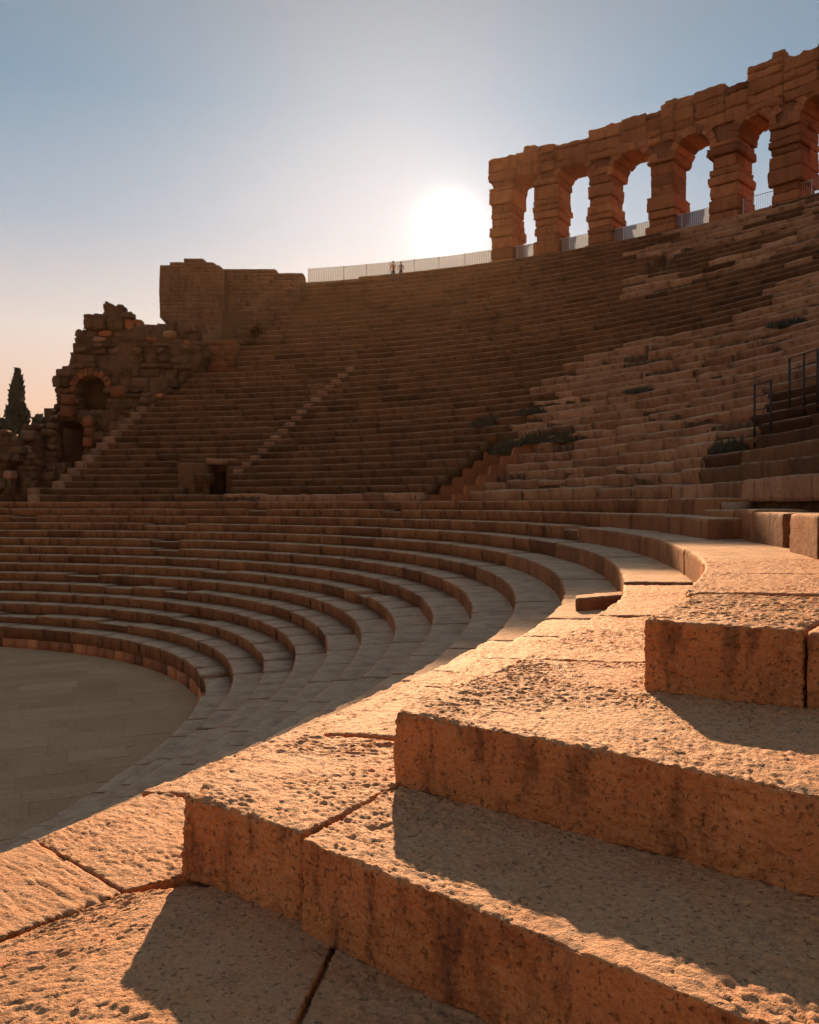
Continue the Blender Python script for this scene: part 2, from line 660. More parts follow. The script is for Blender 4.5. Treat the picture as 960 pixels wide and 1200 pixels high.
# ------------------------------------------------------------------ ground and arena floor
g = link_mesh('ground', [(-900, -900, -0.25), (900, -900, -0.25), (900, 900, -0.25), (-900, 900, -0.25)], [(0, 1, 2, 3)], M['earth'])
g['kind'] = 'structure'
ring = path(1, np.linspace(-math.pi, math.pi, 160)[:-1] * 1.0)
ring = CEN + (ring - CEN) * 1.0
fl = link_mesh('arena_floor', [(CEN[0], CEN[1], 0)] + [(a, b, 0) for a, b in CEN + (ring - CEN) * 1.03], [(0, i + 1, (i + 1) % 159 + 1) for i in range(159)], M['floor'])
fl['kind'] = 'structure'
ga = R_(24)
gx, gy = np.array([math.cos(ga), math.sin(ga)]), np.array([-math.sin(ga), math.cos(ga)])
Y_ = -2.0
for r_i in range(34):
    hy = rnd.uniform(0.8, 1.15)
    X_ = -24.0 + rnd.uniform(0, 1.5)
    while X_ < 24:
        wx = rnd.uniform(1.3, 2.3)
        c_ = np.array([-11.0, 8.0]) + gx * (X_ + wx / 2) + gy * (Y_ + hy / 2)
        e_ = (c_ - CEN) @ np.array([math.cos(PHI), math.sin(PHI)]), (c_ - CEN) @ np.array([-math.sin(PHI), math.cos(PHI)])
        if (e_[0] / (AX[0] - 1.2)) ** 2 + (e_[1] / (AX[1] - 1.2)) ** 2 < 1 and c_[1] > 4 and proj(c_[0], c_[1], 0)[0] > -60:
            q_ = [np.array([-11.0, 8.0]) + gx * a + gy * b for a, b in ((X_, Y_), (X_ + wx - .012, Y_), (X_ + wx - .012, Y_ + hy - .012), (X_, Y_ + hy - .012))]
            t_ = rnd.uniform(0.006, 0.014)
            link_mesh('paving_stone', [(*q, 0.002) for q in q_] + [(*q, t_) for q in q_], [(4, 5, 6, 7), (0, 1, 5, 4), (1, 2, 6, 5), (2, 3, 7, 6), (3, 0, 4, 7)], M['floor'], fl, min(0.75, max(0.3, rnd.gauss(0.5, 0.05))))
        X_ += wx
    Y_ += hy

# ------------------------------------------------------------------ lower seating bank
low = empty('seating_bank')
tag(low, 'curved lower bank of long stone seat rows around the bare arena floor', 'seating bank')
near_cut = {11: 5.70, 12: 6.25, 13: 6.6, 14: 4.0, 15: 4.0}
jobs = []
for k in range(1, NLOW + 1):
    t1 = theta_px(k, -70)
    t0 = theta_y(k, near_cut[k]) if k >= 11 else (theta_y(k, 5.75) if k == 10 else -1.2)
    z0, z1 = (row_z(k - 1) - 0.08 if k > 1 else 0.40), row_z(k)
    cc = cuts(k, t0, t1, 1.4, 3.0, rnd)
    if k == 15:
        ts_ = theta_y(15, 19.6)
        cc = cuts(k, t0, ts_, 1.0, 2.2, rnd)[:-1] + cuts(k, ts_, t1, 1.4, 3.0, rnd)
    for a, b in zip(cc[:-1], cc[1:]):
        m = path(k, [(a + b) / 2])[0]
        X, Yp = proj(m[0], m[1], z1)
        vis = m[1] > 1 and -40 < X < 1000
        d = math.hypot(*m)
        up = 0.0
        z0b = z0
        if k == 15 and m[1] < 19.6:
            up = 6.58 - z1
            z0b = row_z(13) - 0.08
        if k == 14 and m[1] < 17.0:
            continue
        if k in (12, 13, 14, 15) and X < 36 and rnd.random() < 0.55:
            continue
        jobs.append((d if vis else 1e3 + d, k, a, b, z0b, z1 + up, d))
jobs.sort(key=lambda j: j[0])
rows = {}
rest = {k: Acc() for k in range(1, NLOW + 1)}
single = {k: [] for k in range(1, NLOW + 1)}
for i, (key, k, a, b, z0, z1, d) in enumerate(jobs):
    tone = min(1, max(0, rnd.gauss(0.5, 0.10)))
    if rnd.random() < 0.08 and d > 12:
        tone *= 0.45
    push = rnd.uniform(-0.01, 0.015)
    dz = rnd.uniform(-0.008, 0.012)
    if d < 9:
        r_, rad, amp, pit = 0.018, 0.022, 0.010, 0.016
    elif d < 12.5:
        r_, rad, amp, pit = 0.028, 0.025, 0.010, 0.015
    elif d < 16:
        r_, rad, amp, pit = 0.05, 0.03, 0.010, 0.006
    elif d < 26:
        r_, rad, amp, pit = 0.10, 0.03, 0.012, 0.0
    else:
        r_, rad, amp, pit = 0.62, 0.0, 0.03, 0.0
    if k == 15 and d < 21:
        push = rnd.choice((-0.30, -0.05, 0.02, -0.45))
        dz = rnd.uniform(-0.03, 0.05)
    if k == 12 and d < 12:
        dz -= 0.024
    if d < 26:
        v, f = row_block_mesh(k, a, b, z0, z1 + dz, r_, rad, amp, i, push=push, pit=pit, chip=0.07, gap=0.014, kout=15 if k == 13 and d < 21 else None)
    else:
        broken = rnd.random() < 0.05
        v, f = seat_profile(k, a, b, z0, z1 + dz - (rnd.uniform(0.06, 0.2) if broken else 0), i, push=push + (rnd.uniform(0.05, 0.3) if broken else rnd.uniform(-0.02, 0.02)), gap=0.018, lip=0.06)
    if i < 295 and key < 1e3:
        single[k].append((v, f, tone, d))
    else:
        rest[k].add(v, f, tone)
for k in range(1, NLOW + 1):
    t1 = theta_px(k, -70)
    t0 = theta_y(k, near_cut[k]) if k >= 11 else (theta_y(k, 5.75) if k == 10 else -1.2)
    # bed of the row under the blocks
    tb0 = theta_y(k, 17.0) if k == 14 else (theta_y(k, 19.6) if k == 15 else t0)
    bv, bf = seat_profile(k, tb0, t1, row_z(k) - 0.75 if k > 1 else 0.0, row_z(k) - 0.10, 1, push=0.10, gap=0.0, over=0.3, jit=0.0)
    rows[k] = link_mesh('seat_row', bv, bf, M['row'], low, 0.2)
    for v, f, tone, d in single[k]:
        link_mesh('seat_block', v, f, M['near'] if d < 12.5 and k >= 10 else M['row'], rows[k], tone, smooth=d < 26)

far_ = Acc()
for k in rest:
    base = 0
    for v, f, t in zip(rest[k].v, rest[k].f, rest[k].t):
        far_.add(v, f - base, t[0])
        base += len(v)
fb = far_.build('seat_block', M['row'], low)
fb['kind'] = 'stuff'
pod = Acc()
cc = cuts(1, -1.2, theta_px(1, -70), 0.5, 0.95, rnd)
for i, (a, b) in enumerate(zip(cc[:-1], cc[1:])):
    v, f = row_block_mesh(1, a, b, -0.1, 0.42, 0.5, 0, 0.02, i, push=rnd.uniform(0.0, 0.05), gap=0.06)
    pod.add(v, f, min(1, max(0.05, rnd.gauss(0.55, 0.36))))
po_ = pod.build('podium_course', M['brick'], low)
po_['kind'] = 'stuff'

# ------------------------------------------------------------------ foreground: landing, paving and big blocks
Z10, Z11, Z12, Z13 = row_z(10), row_z(11), row_z(12), row_z(13)
land = link_mesh('landing', [(-3.6, -9, Z10 - 0.06), (9, -9, Z10 - 0.06), (9, 3.2, Z10 - 0.06), (1.2, 5.6, Z10 - 0.06), (-0.6, 6.6, Z10 - 0.06), (-1.8, 5.75, Z10 - 0.06), (-2.6, 4.2, Z10 - 0.06), (-3.4, 1, Z10 - 0.06)],
                 [tuple(range(8))], M['near'])
land['kind'] = 'structure'
slabs = [
    ((-2.165, 4.935), (-1.445, 4.30), (-0.55, 4.93), (-1.72, 5.80), 0.000),
    ((-3.36, 2.25), (-3.085, 2.30), (-1.455, 4.295), (-2.175, 4.925), -0.004),
    ((-3.07, 2.29), (-0.62, 2.15), (-0.20, 4.60), (-1.435, 4.285), -0.010),
    ((-0.605, 2.15), (1.60, 1.50), (2.10, 2.60), (-0.185, 4.58), -0.014),
    ((-3.2, -1.0), (-0.7, -1.0), (-0.63, 2.135), (-3.08, 2.275), -0.01),
    ((-0.685, -1.0), (2.2, -1.0), (2.2, 1.28), (-0.61, 2.13), -0.012),
    ((2.22, -1.0), (5.0, -1.0), (5.0, 1.0), (2.22, 1.28), -0.012),
    ((-3.2, -4.5), (0.3, -4.5), (0.3, -1.02), (-3.2, -1.02), -0.012),
    ((0.32, -4.5), (5.0, -4.5), (5.0, -1.02), (0.32, -1.02), -0.012),
]
for i, (p0, p1, p2, p3, dz) in enumerate(slabs):
    far = p3[1] < 2.4
    v, f = quad_block(p0, p1, p2, p3, Z10 - 0.22, Z10 + dz, 0.30 if far else 0.0125, 0.009, 0.008, 40 + i, 0.03, 0.015)
    link_mesh('paving_slab', v, f, M['near'], land, 0.5 + rnd.uniform(-0.12, 0.1), smooth=True)

FINE = 0.0105
BIG = [
    # label, plan quad, z0, z1
    ('short worn sunlit stone block with free left corner, ending the lowest front step',
     (-1.208, 4.507), (-0.500, 3.965), (0.42, 5.40), (-0.70, 5.68), Z10 - 0.03, Z11 - 0.002, FINE, 0.55),
    ('long lowest front step block, a diagonal shadow falling across its pitted top',
     (-0.500, 3.915), (1.62, 1.99), (2.10, 3.05), (-0.02, 4.76), Z10 - 0.03, Z11 - 0.012, FINE, 0.5),
    ('low step block beyond the long lowest front step block, against the paving edge',
     (1.64, 2.05), (3.60, 0.60), (4.10, 1.60), (2.12, 3.04), Z10 - 0.03, Z11 - 0.01, 0.05, 0.5),
    ('long middle step block with a streaked orange front, resting on the lowest front step',
     (-0.094, 4.690), (2.32, 2.73), (3.20, 5.70), (0.86, 6.22), Z11 - 0.03, Z12 - 0.022, FINE, 0.52),
    ('step block continuing the middle step beyond its long streaked block',
     (2.32, 2.66), (4.30, 1.10), (5.00, 2.10), (3.12, 3.69), Z11 - 0.03, Z12 + 0.01, 0.05, 0.5),
    ('upper step block with rounded free corner casting a curved shadow on the middle step',
     (1.420, 5.160), (2.17, 4.70), (3.30, 6.30), (2.22, 6.58), Z12 - 0.03, Z13 - 0.005, FINE, 0.5),
    ('upper step block right of the narrow upright joint, beside the rounded corner block',
     (2.185, 4.69), (4.30, 3.20), (5.20, 4.90), (3.31, 6.29), Z12 - 0.03, Z13 - 0.012, 0.03, 0.47),
]
for i, (lab, p0, p1, p2, p3, z0, z1, res, tone) in enumerate(BIG):
    v, f = quad_block(p0, p1, p2, p3, z0, z1, res, 0.020, 0.008, 3 + i, 0.075, 0.017)
    o = link_mesh('stone_block', v, f, M['near'], None, tone, smooth=True)
    tag(o, lab, 'stone block', 'big stone blocks of the front steps')
# loose broken block on the tread of row 12 near the bend
v, f = quad_block((2.35, 12.1), (3.15, 12.5), (3.30, 13.0), (2.45, 12.6), Z11 - 0.02, Z11 + 0.2, 0.06, 0.03, 0.02, 77, 0.1)
tag(link_mesh('stone_block', v, f, M['row'], None, 0.55, smooth=True), 'small half height stone lying in the bend of the lower rows', 'stone block')

# ------------------------------------------------------------------ upper seating bank
UP0 = [(60, 572), (110, 528), (205, 442), (222, 437), (276, 434), (279, 403), (302, 400), (322, 372), (356, 330)]


def left_limit(k):
    """column where row k begins at the ruined end"""
    lo, hi = 40, 420
    for _ in range(22):
        m = (lo + hi) / 2
        t = theta_px(k, m)
        q = path(k, [t])[0]
        _, y = proj(q[0], q[1], row_z(k))
        yl = np.interp(m, [a for a, b in UP0], [b for a, b in UP0])
        if yl > y:
            lo = m
        else:
            hi = m
    return (lo + hi) / 2


PALE_X = [500, 520, 540, 575, 600, 625, 655, 700, 760, 830, 900, 1000]
PALE_Y = [590, 575, 552, 530, 500, 470, 442, 428, 408, 388, 350, 318]
# passages (vomitories): first row, number of rows, left and right column, floor row
VOM = [('red', 16, 7, 484, 545), ('top', 47, 4, 742, 778)]
VOMT = []
for nm, k0, n, xa, xb in VOM:
    ta, tb = theta_px(k0, xb), theta_px(k0, xa)
    VOMT.append((nm, k0, n, ta, tb))

upb = empty('seating_bank')
tag(upb, 'steep upper bank of thin weathered seat rows climbing to the rim', 'seating bank')
core = Acc()
cand = []
up_rest = {}
LIM = {}
for k in range(NLOW + 1, NLOW + NUP + 1):
    xl = left_limit(k)
    tl_ = theta_px(k, xl)
    LIM[k] = (xl, tl_)
    tr_ = theta_px(k, 1130)
    z0, z1 = row_z(k - 1) - 0.1, row_z(k)
    up_rest[k] = Acc()
    nearrow = k < 30
    spans = [(tr_, tl_)]
    if 16 < k < 22:
        spans = [(tr_, theta_px(k, 270 if k < 19 else 266)), (theta_px(k, 209 if k < 19 else 240), tl_)]
    for _, k0, n, ta, tb in VOMT:
        if k0 <= k < k0 + n:
            spans = [sp for s0, s1 in spans for sp in ((s0, min(s1, ta)), (max(s0, tb), s1)) if sp[1] - sp[0] > 0.004]
    pairs = []
    for s0, s1 in spans:
        cc = cuts(k, s0, s1, 1.3, 3.2, rnd)
        pairs += list(zip(cc[:-1], cc[1:]))
    for a, b in pairs:
        mt = (a + b) / 2
        q = path(k, [mt])[0]
        X, Yp = proj(q[0], q[1], z1)
        d = math.hypot(*q)
        darkened = 893 < X < 990 and 454 < Yp < 512  # blocks by the railings toned near-black, painted shade of a hollow
        pale = Yp > np.interp(X, PALE_X, PALE_Y) + 16 * vnoise(np.array([[q[0], q[1], k * 0.8]]), 0.16, 8)[0] + rnd.gauss(0, 3) and X > 515
        if 740 < X < 980 and 225 < Yp < 345:
            nz = vnoise(np.array([[q[0] * 0.22, q[1] * 0.22, k * 0.5]]), 1.0, 3)[0]
            pale = pale or nz > 0.12
        if k == 16 and X > 250:
            pale = True
        if X > 825 and 17 <= k <= 19:
            pale = False
        gone = pale and k > 17 and rnd.random() < 0.05
        if gone:
            continue
        cand.append((d, k, a, b, z0, z1, pale, X, Yp, darkened))
    tt = np.linspace(tr_, tl_, 110)
    for a, b in zip(tt[:-1], tt[1:]):
        mt = (a + b) / 2
        if any(k0 <= k < k0 + n and ta - 0.01 < mt < tb + 0.01 for _, k0, n, ta, tb in VOMT):
            continue
        if 16 < k < 22 and theta_px(k, 275) < mt < theta_px(k, 204 if k < 19 else 234):
            continue
        v, f = row_block_mesh(k, a, b, z0 - 0.6, z1 - 0.12, 3.0, 0, 0, 1, push=0.16, gap=0.0, over=0.3)
        core.add(v, f, 0.3)
cand.sort(key=lambda c: c[0])
sing = {}
nsing = 0
for i, (d, k, a, b, z0, z1, pale, X, Yp, darkened) in enumerate(cand):
    vis = -20 < X < 985
    tone = rnd.gauss(0.55 if pale else 0.5, 0.09 if pale else 0.07) + 0.22 * vnoise(np.array([[X * 0.02, Yp * 0.05, 0.3]]), 1.0, 12)[0]
    if rnd.random() < 0.06:
        tone *= 0.5
    if darkened:
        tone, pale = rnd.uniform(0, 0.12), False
    tone = min(1, max(0, tone))
    rough_ = 2.0 if pale else 1.0
    push = rnd.uniform(-0.02, 0.03) * rough_ * rough_
    dz = rnd.uniform(-0.012, 0.016) * rough_ * rough_
    if d < 26:
        r_, rad, amp = 0.12, 0.05, 0.025
    else:
        r_, rad, amp = 0.6, 0.0, 0.035 * (1.4 if pale else 0.8)
    if d < 26:
        v, f = row_block_mesh(k, a, b, z0, z1 + dz, r_, rad, amp, i, push=push, gap=0.02, chip=0.1)
    else:
        v, f = seat_profile(k, a, b, z0, z1 + dz, i, push=push, gap=0.03, jit=0.045 if pale else 0.016, lip=0.10, step=0.7, under=0.05 if pale else 0.10)
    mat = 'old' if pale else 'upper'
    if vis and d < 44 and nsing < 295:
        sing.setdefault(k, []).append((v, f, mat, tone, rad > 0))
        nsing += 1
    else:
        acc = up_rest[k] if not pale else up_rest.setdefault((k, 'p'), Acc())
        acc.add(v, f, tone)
for k in range(NLOW + 1, NLOW + NUP + 1):
    a, p = up_rest[k], up_rest.get((k, 'p'))
    V, F, T, MI = [], [], [], []
    n = 0
    for idx, ac in enumerate((a, p)):
        if ac is None or not ac.v:
            continue
        vv, ff = np.concatenate(ac.v), np.concatenate(ac.f)
        V.append(vv)
        F.append(ff + n)
        T.append(np.concatenate(ac.t))
        MI.append(np.full(len(ff), idx))
        n += len(vv)
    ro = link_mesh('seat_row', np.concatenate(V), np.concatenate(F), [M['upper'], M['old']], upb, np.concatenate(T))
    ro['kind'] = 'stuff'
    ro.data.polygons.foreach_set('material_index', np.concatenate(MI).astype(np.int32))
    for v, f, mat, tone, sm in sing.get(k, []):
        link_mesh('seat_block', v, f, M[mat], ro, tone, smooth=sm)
# walkway behind the rim and the outer wall that carries it
KT = NLOW + NUP
tt = np.linspace(theta_px(KT, 1130), theta_px(KT, 345), 80)
for a, b in zip(tt[:-1], tt[1:]):
    v, f = row_block_mesh(KT, a, b, ZRIM - 1.2, ZRIM - 0.05, 5.0, 0, 0, 1, push=0.5, gap=0.0, over=4.2)
    core.add(v, f, 0.4)
    v, f = row_block_mesh(KT, a, b, -0.2, ZRIM - 1.1, 5.0, 0, 0, 1, push=3.6, gap=0.0, over=1.0)
    core.add(v, f, 0.4)
core.build('seating_bed', M['upper'], upb)

def seat_at(px, py):
    """point on the upper bank seen at a sketch position"""
    best = None
    for k in range(16, 54):
        q = path(k, [theta_px(k, px)])[0]
        _, y = proj(q[0], q[1], row_z(k))
        if best is None or abs(y - py) < best[0]:
            best = (abs(y - py), q, row_z(k), k)
    return best[1], best[2], best[3]


# passages cut into the bank
for nm, k0, n, ta, tb in VOMT:
    zf, zt = row_z(k0 - 1), row_z(k0 + n - 1)
    pa, pb2 = path(k0, [ta])[0], path(k0, [tb])[0]
    mid = path(k0, [(ta + tb) / 2])[0]
    out = path(k0 + n, [(ta + tb) / 2])[0] - mid
    dep = float(np.linalg.norm(out))
    nn = np.array([*(out / dep), 0])
    tv = np.array([-nn[1], nn[0], 0])
    if np.dot(tv[:2], pa - pb2) < 0:
        tv = -tv
    w = float(np.dot(pa - pb2, tv[:2]))
    vo = empty('passage_opening')
    tag(vo, {'dark': 'narrow dark passage doorway with a pale lintel, low beside the thin stone stair',
             'red': 'passage opening with a reddish sloping side wall under the sunset',
             'rail': 'dark passage opening guarded by iron railings',
             'top': 'dark ragged passage opening high below the arcade'}[nm], 'passage')
    og = np.array([*mid, zf])
    hh = zt - zf
    mt = M['brick'] if nm == 'red' else (M['ruin'] if nm in ('rail', 'top') else M['upper'])
    def bx(name, *a, mat=mt, amp=0.03, seed=1, tone=0.45):
        v, f = frame_box(og, tv, nn, *a, amp, seed)
        return link_mesh(name, v, f, mat, vo, tone)
    h2 = w / 2
    bx('floor_slab', -h2 - 0.2, h2 + 0.2, 0.1, dep + 2.6, -0.3, 0.02, seed=2)
    for sgn in (-1, 1):        # side walls slope up with the rows
        x0, x1 = (h2 - 0.06, h2 + 0.30) if sgn > 0 else (-h2 - 0.30, -h2 + 0.06)
        V = []
        for x in (x0, x1):
            rr = random.Random(k0 + sgn)
            sec = [(0.04, -0.3), (dep + 0.3, -0.3)]
            for st in range(n - 1, -1, -1):
                zt_ = hh * (st + 1) / n - 0.05 - rr.uniform(0, 0.08)
                sec += [(dep * (st + 1) / n + (0.3 if st == n - 1 else rr.uniform(-0.04, 0.04)), zt_), (dep * st / n + 0.05 + rr.uniform(0, 0.08), zt_ - rr.uniform(0, 0.05))]
            for y, z in sec:
                V.append(og + tv * (x + rr.uniform(-0.02, 0.02)) + nn * y + np.array([0, 0, z]))
        ns = len(sec)
        F = [tuple(range(ns))[::-1], tuple(range(ns, 2 * ns))] + [(i, (i + 1) % ns, ns + (i + 1) % ns, ns + i) for i in range(ns)]
        link_mesh('side_wall', V, F, mt, vo, 0.25 if nm == 'rail' else 0.4)
    dw = min(0.75, h2 * 0.7)
    bx('back_wall', -h2, -dw, dep - 0.1, dep + 0.4, 0, hh - 0.02, seed=21)
    bx('back_wall', dw, h2, dep - 0.1, dep + 0.4, 0, hh - 0.02, seed=22)
    bx('lintel', -dw - 0.35, dw + 0.5, dep - 0.25, dep + 0.35, hh - 0.42, hh + 0.03, mat=M['old'], seed=23, tone=0.6)
    bx('tunnel_wall', -h2, -dw - 0.02, dep + 0.42, dep + 2.6, 0, hh, seed=24)
    bx('tunnel_wall', dw + 0.02, h2, dep + 0.42, dep + 2.6, 0, hh, seed=25)
    bx('tunnel_end', -h2, h2, dep + 2.5, dep + 2.8, 0, hh, seed=26)
    if nm == 'rail':
        OGR, TVR, NNR, WR, DR, HR = og, tv, nn, w, dep, hh

# doorway set into the bank
dq, dz_, dk = seat_at(240, 566)
nn = np.array([dq[0], dq[1], 0]) / np.linalg.norm(dq)
tv = np.array([nn[1], -nn[0], 0])
og = np.array([*dq, row_z(16) - 0.02])
vo = empty('passage_opening')
tag(vo, 'narrow dark passage doorway with a pale lintel, low beside the thin stone stair', 'passage')
for i, (nm, x0, x1, y0, y1, z0_, z1_, mt, tn) in enumerate((
        ('front_wall', -1.65, 0.28, 1.05, 3.6, -0.2, 2.05, M['upper'], 0.62), ('side_wall', 1.38, 1.95, 0.95, 3.6, -0.2, 1.95, M['upper'], 0.45),
        ('lintel', 0.12, 2.05, 0.86, 1.5, 1.98, 2.33, M['old'], 0.5), ('roof_slab', -1.5, 1.9, 1.52, 3.6, 2.06, 2.3, M['upper'], 0.4),
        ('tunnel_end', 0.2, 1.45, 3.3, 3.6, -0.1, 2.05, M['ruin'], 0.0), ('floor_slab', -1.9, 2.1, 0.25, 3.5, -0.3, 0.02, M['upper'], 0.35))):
    v, f = frame_box(og, tv, nn, x0, x1, y0, y1, z0_, z1_, 0.05, 60 + i, res=0.5)
    link_mesh(nm, v, f, mt, vo, tn)

# stair of half steps climbing the bank
stair = empty('stair_flight')
tag(stair, 'thin pale stair of small steps running diagonally up the dark rows', 'stair')
SX, SY = [283, 300, 330, 360, 390, 412], [545, 532, 503, 474, 446, 428]
for k in range(17, 40):
    for _ in range(1):
        best = None
        for X in range(270, 430, 2):
            q = path(k, [theta_px(k, X)])[0]
            _, y = proj(q[0], q[1], row_z(k))
            e = abs(y - np.interp(X, SX, SY))
            if best is None or e < best[0]:
                best = (e, X)
        if best[0] > 4:
            continue
        th = theta_px(k, best[1])
        for hh, dd in ((0.20, -0.26),):
            dth = 0.27 / max(20, arc_len(k, th - 0.01, th + 0.01) / 0.02)
            v, f = row_block_mesh(k, th - dth, th + dth, row_z(k - 1) - 0.05, row_z(k) - hh + 0.02, 1.0, 0, 0.01, k, push=dd - 0.03, gap=0, over=-0.3 if hh == 0 else -0.2)
            link_mesh('step', v, f, M['old'], stair, rnd.uniform(0.22, 0.5))
edge = empty('stair_flight')
tag(edge, 'stepped pale edge stones closing the seat rows beside the ruined arch wall', 'stair')
for k in range(16, 38):
    xl, tl_ = LIM[k]
    if xl > 215:
        break
    dth = 0.35 / max(20, arc_len(k, tl_ - 0.01, tl_ + 0.01) / 0.02)
    v, f = row_block_mesh(k, tl_ - dth, tl_ + dth * 1.2, row_z(k - 1) - 0.6, row_z(k) + 0.03, 1.0, 0, 0.04, k, push=-0.03, gap=0)
    link_mesh('step', v, f, M['old'], edge, rnd.uniform(0.1, 0.4))

# ------------------------------------------------------------------ arcade on the rim
def rim_pt(th, off):
    p = path(KT, [th])[0]
    q = path(KT + 1, [th])[0]
    e = 1e-3
    tg = path(KT, [th - e])[0] - path(KT, [th + e])[0]
    tg = tg / np.linalg.norm(tg)
    n = np.array([-tg[1], tg[0]])
    if np.dot(n, q - p) < 0:
        n = -n
    return p + n * off, tg, n


arc = empty('arcade_wall')
tag(arc, 'tall ruined stone arcade with open round arches standing on the rim', 'arcade')
PLX = [573, 624, 686, 757, 829, 899, 972, 1046, 1122]
PW, PD = 1.75, 2.5
SPR, CRN, TOP = 4.75, 6.0, 7.35
pier_pos = []
for px in PLX:
    th = theta_px(KT, px)
    pier_pos.append(rim_pt(th, 0.45))
for i, (p, tg, n) in enumerate(pier_pos):
    og = np.array([*p, ZRIM - 0.4])
    t3, n3 = np.array([*tg, 0]), np.array([*n, 0])
    v, f = frame_box(og, t3, n3, 0.12, PW - 0.12, 0.12, PD - 0.12, 0, TOP - 0.5, 0, 1)
    pier = link_mesh('pier', v, f, M['arcade'], arc, 0.35)
    z = 0.0
    c = 0
    top_ = SPR + (1.15 if i < 3 else 0.6)
    while z < top_ - 0.05:
        h = rnd.choice((0.45, 0.6, 0.75, 0.9)) * rnd.uniform(0.9, 1.1)
        cap = z > SPR - 0.35
        z1 = min(z + h, top_)
        ex = rnd.uniform(-0.10, 0.14) + (0.07 if cap else 0) + (0.12 if z < 0.5 else 0)
        split = rnd.random() < 0.5
        ycs = [(-ex, PD * rnd.uniform(0.4, 0.6)), None] if split else [(-ex, PD + ex)]
        if split:
            ycs[1] = (ycs[0][1] + 0.03, PD + ex)
        for (ya, yb) in ycs:
            e2 = ex + rnd.uniform(-0.09, 0.09)
            v, f = frame_box(og, t3, n3, -e2, PW + e2, ya, yb, z + 0.02, z1 - 0.02, 0.03, i * 31 + c, res=0.11, rad=0.04, chip=0.26)
            link_mesh('stone', v, f, M['arcade'], pier, min(1, max(0, rnd.gauss(0.55, 0.15))), smooth=True)
        z = z1
        c += 1
for i in range(len(pier_pos) - 1):
    (p, tg, n), (p2, tg2, n2) = pier_pos[i], pier_pos[i + 1]
    a0 = p + tg * PW
    ch = p2 - a0
    wd = float(np.linalg.norm(ch))
    t3 = np.array([*(ch / wd), 0])
    n3 = np.array([-t3[1], t3[0], 0])
    if np.dot(n3[:2], n) < 0:
        n3 = -n3
    og = np.array([*a0, ZRIM - 0.4])
    rad = wd / 2
    NS = 9
    zs = SPR + 0.35 + (0.75, 0.5, 0.1, 0.1, 0.25, 0.2, 0.2, 0.2)[i]
    angs = np.linspace(math.pi, 0, NS * 2 + 1)
    # vaulted body of the arch between the piers
    V, F = [], []
    for a in angs:
        x, z = rad + (rad + 0.1) * math.cos(a), zs + (rad + 0.1) * math.sin(a)
        for y in (0.02, PD - 0.02):
            for zz in (z, max(z + 0.12, TOP - 0.4)):
                V.append(og + t3 * x + n3 * y + np.array([0, 0, zz]))
    for s in range(len(angs) - 1):
        b0, b1 = 4 * s, 4 * s + 4
        F += [(b0, b1, b1 + 1, b0 + 1), (b0 + 2, b0 + 3, b1 + 3, b1 + 2), (b0, b0 + 2, b1 + 2, b1), (b0 + 1, b1 + 1, b1 + 3, b0 + 3)]
    arch = link_mesh('arch', V, F, M['arcade'], arc, 0.4)
    va = np.linspace(math.pi, 0, NS + 1)
    for s in range(NS):
        aa, ab = va[s] - 0.012, va[s + 1] + 0.012
        r0, r1 = rad + rnd.uniform(-0.08, 0.06), rad + rnd.uniform(0.35, 0.85)
        y0, y1 = -rnd.uniform(-0.01, 0.07), PD + rnd.uniform(0.0, 0.08)
        V = []
        for a, rr in ((aa, r0), (ab, r0), (ab, r1), (aa, r1)):
            for y in (y0, y1):
                V.append(og + t3 * (rad + rr * math.cos(a)) + n3 * y + np.array([0, 0, zs + rr * math.sin(a)]))
        F = [(0, 2, 4, 6), (7, 5, 3, 1), (0, 1, 3, 2), (2, 3, 5, 4), (4, 5, 7, 6), (6, 7, 1, 0)]
        link_mesh('voussoir', V, F, M['arcade'], arch, min(1, max(0.1, rnd.gauss(0.55, 0.16))))
